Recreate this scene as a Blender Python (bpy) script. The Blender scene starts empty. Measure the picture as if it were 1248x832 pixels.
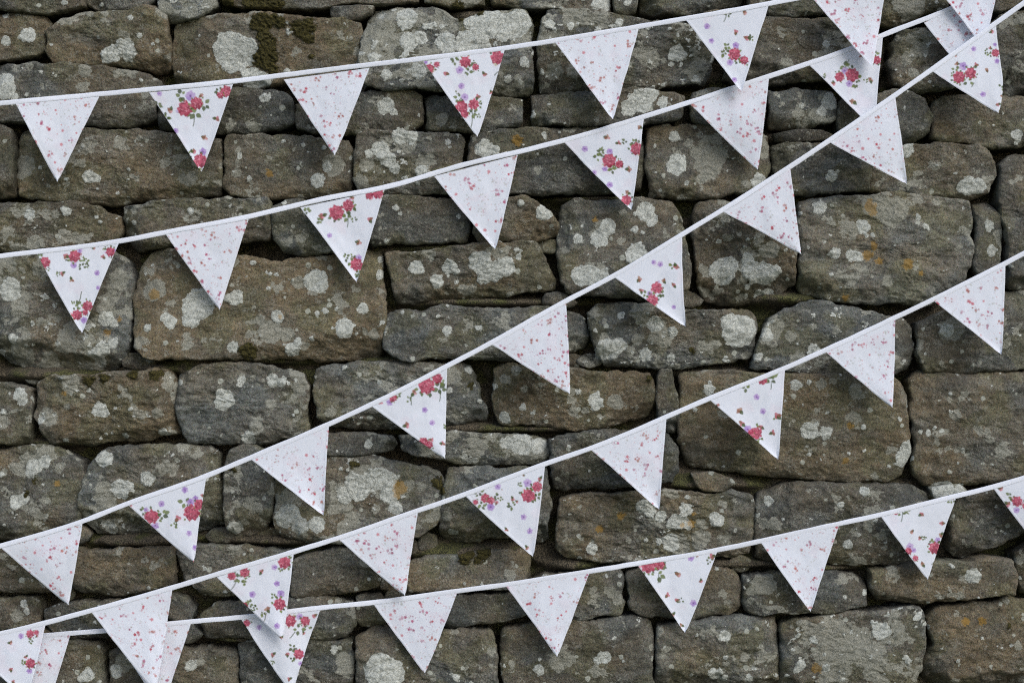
EXPO = 0.48
# ---- traced outlines, in units of 2 mm on the wall plane (x right, y down) ----
# each stone: (outline, warm tone 0..1, brightness, lichen patchiness 0..1)
ST = [
([(-15,-15),(98,-15),(104,8),(85,14),(60,16),(30,13),(-15,9)],.5,.9,.3),
([(104,-15),(190,-15),(186,4),(175,10),(150,12),(118,12),(106,6)],.4,.9,.2),
([(194,-15),(262,-15),(265,8),(245,20),(222,24),(205,25),(195,12)],.2,1.5,.9),
([(272,-15),(400,-15),(505,-15),(508,3),(470,6),(430,5),(370,10),(330,12),(300,11),(274,6)],.5,.9,.3),
([(402,9),(430,8),(455,8),(452,16),(436,22),(418,23),(405,19)],.5,.9,.3),
([(515,-15),(588,-15),(590,4),(560,9),(535,6),(518,4)],.6,.8,.4),
([(596,-15),(745,-15),(744,14),(715,15),(680,10),(640,8),(600,5)],.5,.9,.3),
([(750,-15),(777,-15),(776,13),(762,16),(749,12)],.3,1.,.6),
([(783,-15),(903,-15),(906,4),(880,8),(845,14),(800,17),(784,13)],.5,.95,.2),
([(912,-15),(998,-15),(1002,16),(960,20),(938,17),(915,10)],.4,.9,.2),
([(1005,-15),(1160,-15),(1155,12),(1120,20),(1108,31),(1078,29),(1050,22),(1008,16)],.6,.95,.35),
([(1167,-15),(1262,-15),(1262,4),(1228,10),(1190,18),(1170,14)],.5,.8,.1),
([(-15,14),(28,12),(50,17),(58,28),(55,50),(56,62),(35,70),(-15,74)],.7,1.,.15),
([(57,38),(75,24),(100,14),(150,14),(188,8),(203,20),(209,60),(206,82),(185,88),(150,80),(100,81),(65,82),(57,65)],.8,1.,.15),
([(212,28),(222,19),(300,18),(420,22),(437,28),(440,45),(437,75),(432,88),(380,95),(330,104),(290,106),(240,105),(211,104),(208,60)],.75,1.1,.2),
([(446,22),(455,12),(480,8),(530,10),(552,24),(570,23),(590,13),(640,12),(647,28),(649,110),(643,116),(600,112),(540,112),(470,108),(445,105),(441,70),(443,45)],.3,1.,.8),
([(660,25),(668,13),(700,12),(760,18),(820,28),(862,34),(872,60),(868,85),(858,103),(820,106),(760,108),(700,112),(672,116),(657,110),(656,60)],.35,.95,.7),
([(905,30),(925,22),(1010,22),(1060,28),(1080,38),(1085,65),(1080,92),(1030,98),(980,98),(940,103),(900,104),(884,92),(890,60)],.6,.95,.15),
([(1090,48),(1105,35),(1130,32),(1160,45),(1188,70),(1190,98),(1165,108),(1115,111),(1094,102),(1086,75)],.5,.95,.5),
([(1190,60),(1202,30),(1232,14),(1262,10),(1262,110),(1235,113),(1205,110),(1194,90)],.5,.85,.3),
([(-15,82),(25,78),(100,82),(130,80),(175,88),(194,96),(195,108),(186,115),(186,145),(160,152),(120,152),(60,148),(-15,147)],.4,.95,.45),
([(190,125),(205,115),(270,110),(338,108),(352,120),(356,150),(340,158),(275,163),(192,157),(188,140)],.35,.8,.1),
([(359,124),(376,122),(420,112),(500,109),(511,118),(514,148),(500,158),(450,160),(420,165),(380,163),(363,158)],.5,.9,.2),
([(518,116),(560,116),(620,118),(634,120),(637,148),(630,156),(570,160),(521,158)],.35,.95,.25),
([(648,116),(700,112),(770,108),(822,110),(831,118),(831,145),(815,150),(760,152),(700,153),(650,154),(646,140)],.4,1.,.3),
([(843,112),(865,107),(895,108),(932,110),(932,150),(900,154),(860,152),(843,148),(838,130)],.4,.95,.2),
([(937,112),(975,107),(1012,112),(1019,125),(1018,148),(1008,153),(960,156),(938,154)],.4,1.,.3),
([(1024,125),(1040,110),(1062,113),(1064,140),(1048,160),(1022,157)],.4,.7,.2),
([(1070,115),(1108,111),(1125,118),(1138,142),(1132,160),(1105,172),(1080,172),(1067,150)],.5,1.,.35),
([(1140,125),(1155,116),(1262,114),(1262,176),(1210,176),(1150,172),(1137,165)],.6,.85,.1),
([(945,161),(975,158),(1000,159),(1015,165),(1010,171),(980,171),(950,171)],.5,.5,.1),
([(-15,148),(14,158),(17,200),(15,238),(-15,242)],.6,.9,.1),
([(22,160),(38,153),(100,157),(180,160),(240,163),(266,168),(270,185),(268,225),(263,238),(210,243),(150,246),(60,243),(20,238),(17,200)],.7,1.,.35),
([(275,166),(330,164),(390,166),(425,172),(431,185),(430,210),(426,232),(400,238),(330,242),(285,238),(273,225),(272,195)],.65,1.,.25),
([(436,165),(450,160),(500,160),(555,163),(564,172),(566,205),(565,228),(555,234),(500,236),(440,234),(431,210),(433,185)],.4,1.,.7),
([(573,162),(615,157),(700,155),(770,158),(784,170),(786,200),(784,230),(740,235),(680,235),(620,238),(578,232),(572,200)],.4,.85,.25),
([(790,158),(805,153),(870,153),(925,155),(936,165),(940,185),(939,208),(925,232),(880,240),(830,242),(792,238),(789,200)],.5,.9,.45),
([(943,176),(980,172),(1040,178),(1060,185),(1060,210),(1057,232),(1010,235),(965,236),(948,228),(943,205)],.4,.8,.15),
([(1065,190),(1090,178),(1110,176),(1190,176),(1205,188),(1215,212),(1208,234),(1180,243),(1110,236),(1064,236),(1062,215)],.6,1.,.25),
([(1219,205),(1235,190),(1262,187),(1262,355),(1235,352),(1228,340),(1227,290),(1218,245)],.4,.85,.2),
([(-15,248),(50,246),(110,248),(143,262),(146,280),(135,298),(80,305),(-15,305)],.65,1.,.35),
([(149,250),(200,244),(280,240),(325,242),(328,260),(326,292),(280,296),(200,302),(158,303),(148,285)],.45,.95,.15),
([(333,250),(350,242),(385,245),(420,252),(428,290),(415,306),(375,312),(345,306),(335,290)],.2,.85,.3),
([(434,242),(500,240),(550,243),(568,252),(574,275),(570,293),(500,297),(455,298),(434,288)],.35,.85,.15),
([(577,262),(600,242),(640,240),(672,255),(677,275),(676,289),(630,294),(585,294),(577,280)],.65,.95,.2),
([(683,252),(700,245),(780,243),(815,245),(830,262),(836,285),(842,320),(838,350),(800,365),(740,362),(690,358),(682,335),(680,290)],.4,.9,.35),
([(848,250),(880,243),(950,250),(968,260),(969,300),(969,345),(940,368),(880,372),(862,368),(850,350),(844,300)],.55,.9,.45),
([(976,242),(1000,240),(1050,238),(1100,236),(1150,240),(1180,245),(1186,265),(1187,320),(1180,345),(1130,372),(1080,368),(1020,368),(980,360),(972,345),(974,290)],.45,1.05,.35),
([(1190,250),(1210,248),(1221,265),(1222,300),(1219,330),(1195,335),(1189,320)],.4,.9,.35),
([(-15,312),(50,308),(130,306),(155,320),(160,345),(156,420),(150,440),(125,452),(85,453),(25,449),(-15,430)],.4,1.,.6),
([(167,325),(180,308),(210,303),(300,310),(340,318),(400,310),(440,302),(464,303),(467,330),(468,400),(465,430),(455,437),(400,438),(300,438),(220,438),(180,437),(165,425),(163,370)],.8,1.,.2),
([(468,308),(530,303),(600,297),(652,295),(661,305),(677,338),(675,352),(610,361),(540,367),(488,371),(478,350)],.75,1.,.3),
([(472,385),(485,377),(515,379),(540,373),(590,376),(650,374),(695,378),(713,390),(719,408),(712,425),(690,433),(620,438),(560,438),(485,438),(469,425),(468,405)],.35,1.05,.35),
([(718,382),(730,372),(770,370),(830,378),(910,377),(918,385),(924,398),(917,437),(880,445),(800,447),(738,446),(726,425)],.45,1.,.6),
([(938,385),(960,376),(1000,368),(1050,378),(1100,386),(1112,402),(1118,425),(1108,450),(1095,458),(1040,452),(985,453),(945,453),(917,447),(922,420)],.25,.95,.55),
([(1120,392),(1150,382),(1190,364),(1225,356),(1262,354),(1262,447),(1200,453),(1130,453),(1120,430)],.4,.95,.25),
([(-15,468),(36,470),(39,490),(35,540),(-15,541)],.5,1.,.5),
([(45,468),(55,459),(120,455),(205,451),(213,465),(212,500),(219,530),(175,537),(105,541),(60,542),(45,510)],.75,1.,.4),
([(217,455),(240,446),(285,442),(340,447),(372,456),(376,480),(374,525),(330,542),(280,543),(228,542),(218,515),(211,485)],.4,1.15,.35),
([(387,450),(400,445),(440,438),(490,440),(540,442),(570,446),(580,460),(592,505),(590,515),(550,520),(500,523),(440,524),(400,522),(387,510),(386,480)],.3,1.,.35),
([(600,450),(620,443),(680,449),(740,452),(790,453),(797,475),(793,508),(740,520),(700,523),(650,519),(610,518),(600,495)],.85,.95,.3),
([(803,452),(818,451),(825,480),(827,510),(824,528),(806,527),(801,490)],.3,.9,.3),
([(830,455),(870,452),(950,456),(1040,458),(1088,460),(1100,475),(1108,530),(1112,550),(1100,578),(1080,588),(1010,586),(940,580),(880,576),(838,570),(830,540),(828,490)],.8,.95,.15),
([(1110,465),(1125,455),(1180,455),(1262,452),(1262,580),(1220,585),(1180,590),(1130,592),(1114,580),(1115,540),(1110,500)],.65,.95,.25),
([(-15,548),(40,545),(80,548),(98,562),(102,585),(97,620),(90,640),(40,655),(-15,660)],.55,1.,.45),
([(100,590),(112,565),(130,545),(190,543),(250,545),(262,555),(266,590),(268,640),(260,648),(220,650),(160,655),(110,654),(97,630),(97,605)],.3,.95,.6),
([(275,550),(295,545),(315,548),(330,560),(333,600),(330,630),(315,657),(290,661),(275,640),(272,600)],.4,.9,.4),
([(340,575),(360,562),(400,556),(450,558),(500,565),(535,575),(543,590),(542,615),(530,640),(510,654),(450,658),(400,661),(345,655),(335,640),(336,605)],.55,1.05,.65),
([(388,528),(430,527),(478,530),(483,540),(475,550),(440,554),(400,553),(386,545)],.4,.9,.3),
([(486,530),(540,527),(600,528),(655,534),(667,542),(668,560),(650,569),(590,566),(520,560),(490,552)],.35,1.,.6),
([(672,535),(700,530),(760,527),(815,528),(826,545),(827,575),(820,590),(790,592),(740,596),(690,600),(676,595),(670,570)],.4,.85,.25),
([(548,572),(570,571),(640,571),(666,572),(669,610),(669,660),(655,666),(620,660),(600,656),(570,667),(545,666),(536,655),(537,620)],.25,1.,.3),
([(683,612),(700,603),(760,600),(800,598),(858,600),(890,597),(915,607),(922,625),(922,655),(915,675),(870,682),(800,684),(740,685),(690,680),(678,668),(679,635)],.6,1.,.4),
([(843,577),(870,576),(890,583),(897,590),(885,597),(860,598),(848,590)],.6,1.,.2),
([(924,602),(960,592),(1050,588),(1110,588),(1130,600),(1150,625),(1153,660),(1115,686),(1010,689),(940,686),(925,680),(922,640)],.45,.95,.3),
([(1134,594),(1172,590),(1182,600),(1160,606),(1140,606)],.2,1.4,.9),
([(1160,620),(1175,604),(1215,598),(1240,600),(1250,625),(1250,648),(1225,660),(1180,682),(1160,674)],.45,.9,.3),
([(1254,600),(1262,598),(1262,655),(1256,652)],.4,.8,.3),
([(1238,674),(1262,662),(1262,725),(1245,722),(1240,700)],.5,.6,.1),
([(-15,665),(40,662),(72,670),(78,700),(60,722),(-15,722)],.5,.85,.15),
([(84,668),(100,672),(150,668),(209,668),(211,690),(208,715),(160,726),(100,726),(84,715)],.65,.9,.15),
([(214,675),(235,668),(300,667),(351,672),(350,700),(300,720),(250,728),(220,712)],.35,.95,.35),
([(357,680),(400,668),(440,668),(458,690),(462,715),(430,722),(380,728),(354,724)],.5,.9,.2),
([(498,684),(520,678),(600,672),(640,670),(646,690),(645,710),(600,719),(540,720),(500,723),(495,705)],.65,1.05,.2),
([(545,729),(600,725),(640,719),(644,735),(642,752),(600,760),(545,766),(530,750)],.4,.85,.1),
([(650,705),(690,699),(750,692),(760,705),(762,735),(757,748),(720,755),(680,758),(650,756)],.5,.95,.4),
([(765,700),(800,695),(870,690),(895,695),(903,710),(901,745),(890,753),(840,754),(790,752),(768,745),(764,720)],.5,.95,.3),
([(908,700),(950,697),(1010,697),(1055,706),(1057,722),(1055,738),(1010,744),(960,748),(915,748),(906,735)],.4,.9,.35),
([(1062,693),(1100,688),(1160,684),(1228,679),(1238,695),(1236,725),(1180,731),(1110,736),(1075,735),(1060,718)],.65,1.,.2),
([(-15,728),(40,727),(48,745),(46,765),(20,775),(-15,775)],.5,.95,.5),
([(50,745),(70,736),(130,732),(165,738),(165,752),(130,778),(90,782),(55,770)],.3,.9,.4),
([(205,724),(225,730),(235,742),(232,756),(212,760),(203,748)],.4,.9,.2),
([(243,750),(260,735),(330,730),(400,730),(430,735),(432,765),(420,778),(350,780),(290,778),(250,778),(243,765)],.4,.9,.2),
([(434,728),(465,725),(470,740),(468,762),(438,765),(434,745)],.6,.9,.1),
([(60,800),(80,784),(115,788),(127,800),(126,845),(60,845)],.5,.9,.4),
([(-15,812),(10,815),(30,845),(-15,845)],.3,.9,.4),
([(131,795),(150,788),(215,790),(270,792),(287,796),(289,845),(131,845)],.6,1.05,.3),
([(291,788),(310,778),(380,782),(428,784),(431,800),(430,845),(296,845),(290,815)],.35,.95,.35),
([(435,775),(460,765),(520,768),(600,768),(606,785),(607,845),(434,845)],.45,.95,.15),
([(612,770),(640,762),(700,758),(785,752),(793,760),(797,845),(612,845)],.5,1.,.25),
([(800,762),(840,756),(900,754),(945,754),(950,775),(952,800),(950,845),(800,845)],.5,1.,.35),
([(953,758),(1010,750),(1070,744),(1120,742),(1126,760),(1124,800),(1118,845),(955,845)],.4,1.1,.8),
([(1130,752),(1150,740),(1200,735),(1262,730),(1262,845),(1132,845),(1128,800),(1138,785)],.75,1.,.3),
]
TL = {'A':(0,0,2.9725),'B':(400,0,2.9725),'C':(800,0,2.786),'D':(0,270,2.9725),'E':(400,270,2.9725),'F':(800,270,2.786),
 'G':(0,552,2.9725),'H':(400,552,2.9725),'I':(800,552,2.786),'q':(500,50,6.4),'r':(0,290,6.933),'c':(1040,0,5.943),
 'd':(0,690,5.857),'e':(180,690,5.673),'f':(550,560,6.4),'g':(1060,580,5.202)}
LICH = """
A 100,128,28 20,148,16 460,185,38 420,195,30 395,205,26 850,190,72 895,172,38 915,285,40 960,290,25 1040,262,14 20,315,45 60,355,14 310,255,22G 435,515,22G 320,640,22 345,645,16 870,563,10 1150,652,26 855,628,16G 905,648,10 1185,605,18 110,775,20 240,765,18 200,772,16G 345,785,9 690,762,12 960,358,18 975,350,9 610,545,14G 1100,530,9 300,530,8 480,72,9 510,135,9 558,165,5 1050,120,12
A 10,50,12 80,600,40G 230,560,40G 240,15,10 505,500,14G 700,545,16G 140,605,7 975,630,14O 760,35,30G 600,40,30G 690,40,30G
B 285,70,38 190,50,18 570,80,60 540,70,50 650,100,50 690,80,45 510,160,50 430,160,38 560,170,30 335,140,25 290,155,30 170,215,22 215,275,20 330,265,28 690,300,20G 650,290,14 1055,85,16 800,95,18 880,95,14 1165,210,35G 820,260,30G 210,385,30 235,405,16 410,432,24G 260,495,28 300,500,25 190,545,30 220,580,28 240,610,20 140,600,25G 150,560,15 340,625,22 565,540,32 600,545,20 685,510,20O 780,490,8 435,515,12 760,615,14G 785,500,7 1130,370,42 1090,395,30 1165,345,30 20,600,38G 245,755,12 260,775,8 700,738,12 1150,765,32 1165,790,25 1000,820,28G 965,795,10O 990,10,35 1085,5,14 780,770,28
B 700,150,40G 420,80,40G 710,230,20 240,150,20G 940,150,20G 830,130,20G 1000,90,20G
C 70,185,28 135,272,14 575,150,14 440,225,24G 590,345,30 545,395,28G 560,380,18 60,462,18 70,558,34 140,520,24G 110,485,14G 150,568,14G 190,560,34G 215,525,28G 205,470,20G 350,615,26 595,598,20 850,510,24 1060,630,32 1095,630,26 1225,458,20 550,705,22 725,700,22O 735,720,14O 800,720,48G 700,770,24 890,738,11 912,765,7 1130,770,16 20,350,20 870,130,20G 900,170,22G 850,200,20G 870,250,18G 960,120,20G 850,20,50G 740,700,40G
D 35,245,40 75,270,22G 130,75,30G 45,425,18 60,480,40G 380,352,28 410,368,16 345,480,25 370,460,24 410,440,18 350,510,22 385,402,14O 430,355,10O 560,265,20O 560,250,40G 540,385,14 620,362,24 605,350,18 730,295,52 710,310,46 695,355,30 855,275,28 830,280,16 1145,215,42 1080,220,22G 980,188,8 965,180,6 895,197,6 915,150,10 975,240,7 1005,345,22 1015,345,8O 945,355,18G 980,400,40G 1040,410,25G 1060,460,25 1080,435,16 850,455,20 1150,330,9 1175,322,12 1130,423,6 430,210,35G 75,625,25 85,650,18 10,730,24G 15,690,10 265,580,35G 365,680,26 380,690,18 155,720,12 180,705,30G 450,775,11 240,790,9 410,765,5 388,768,5 590,768,18 875,575,16 870,590,10 990,575,22 1020,578,18 812,645,36 900,783,25 930,745,26G 650,580,9 980,660,20G 208,440,7 240,620,10O 570,695,20G
E 185,190,16 185,130,12 125,315,20 60,385,34 30,315,9 130,398,12G 15,385,7 320,165,26 440,165,26 460,180,14 395,215,24 465,218,7 555,150,42 600,180,38 640,165,36 565,200,26 690,130,10 685,103,8 905,62,18 985,60,32 1010,20,30 970,70,20 1110,30,12 1135,40,9 1115,120,40 920,195,38 960,205,34 1000,195,20 1165,5,15 430,395,18 545,385,12 640,350,20G 185,583,10 230,570,8G 450,560,30G 510,535,14 60,530,10 440,610,12 640,710,22 705,672,12 740,692,7 905,618,10 970,655,28 710,605,14G 600,600,12 640,570,20G 680,540,18G 1040,655,26G 890,685,20G 930,680,14G 1010,465,40 1050,450,28 1095,470,18G 1150,480,22 1185,370,28 1120,425,24G 1175,425,20G 1060,340,14 145,805,16 525,800,22G 650,800,24 700,805,40 760,815,30
F 225,170,44 250,150,28 370,175,38 400,170,20 320,160,32 330,190,20 310,130,22 385,95,30G 345,60,20G 355,250,18 385,245,20 312,222,10 310,250,7 280,45,9G 700,20,22 710,48,6 602,108,18 660,115,20 685,122,18 735,82,14O 715,115,18O 755,135,12O 850,145,20O 895,175,10O 645,258,12O 620,190,14G 780,205,20G 670,190,18G 912,12,8 1130,15,18 1140,100,18 280,370,55 250,340,30 300,395,25 20,390,38G 55,375,16 50,460,14 10,345,20G 345,460,16 390,360,40G 375,385,22 455,390,20G 1000,365,40G 985,370,24 535,435,20 470,555,18 515,543,8 180,570,18 520,710,28 575,717,22 540,690,10 700,697,8 655,692,12O 540,640,12G 845,625,7 850,765,22 920,714,12 893,710,9 965,708,7 670,570,22G 1235,385,6
G 5,75,10 120,50,28 160,30,24 60,175,26 85,165,22 110,70,20 215,50,18G 205,110,12O 535,90,26 440,130,35 470,120,20 380,130,30G 380,20,30 390,280,24 365,262,14 845,272,24 860,275,16 1050,220,38 1030,240,30 1090,260,30 1150,255,30 1040,160,30G 85,545,12 95,575,9 60,590,20G 320,800,24 300,810,14 445,760,32G 420,790,24 690,770,20 230,700,10
H 180,90,40 215,100,36 220,150,30 110,130,40 60,150,30 100,110,40 140,100,30 20,200,20G 60,190,26G 90,240,30G 245,200,24 60,270,30G 260,125,26O 250,150,14O 335,120,18G 445,290,14 430,225,18G 495,20,14 530,30,12 760,290,12 955,345,20 840,375,8 910,380,7 910,300,9 1140,190,26 1165,210,22 1060,225,14O 985,275,14O 205,790,68 20,712,14 60,750,30G 60,780,24G 465,805,13 1000,735,24 975,745,14 765,785,20 1020,500,20G 1050,530,20G 830,760,30G 870,750,24G
I 15,215,20 60,235,26 85,230,24 100,190,22 105,245,16 118,240,14O 88,243,9O 125,210,8O 205,225,24 195,215,14 10,300,12 50,305,30 80,310,36G 150,295,32G 105,150,8 640,25,12O 840,10,28 830,30,16 385,165,15 627,172,12 650,155,8G 703,127,16 650,310,16 672,265,14G 772,322,10G 1072,413,26 975,130,35 1030,125,20 360,440,36G 380,450,24G 320,500,14G 320,470,16G 710,475,10 800,400,18G 230,620,19 200,750,22 215,738,12 232,765,12 233,692,9 238,715,12G 315,765,14 305,695,16G 20,680,10G 490,718,18 480,735,14 577,725,14 543,730,18O 530,632,14 600,620,60G 760,600,30 700,620,30G 580,680,50G 700,680,40G 620,730,40G 1050,570,14O 1105,570,14O
A 940,90,32M 972,80,26M 960,130,28M 975,170,30M 970,215,40M 945,215,26M 990,250,20M 1020,90,20M 1000,75,16M 1090,110,32M 1120,100,28M 1115,145,22M 1130,208,9M 820,10,30M 930,10,50M 1000,15,30M
B 470,30,20M 480,62,16M 545,40,20M
D 900,470,30M 385,568,17M 330,578,20M 490,553,18M 570,553,20M
E 1160,565,10M 520,595,13M
F 125,437,10M
G 95,147,8M 125,100,9M 845,55,14M
H 93,40,17M 400,110,20M 415,140,13M 500,372,30M 560,368,24M 540,390,14M
I 1195,590,9M
"""
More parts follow.
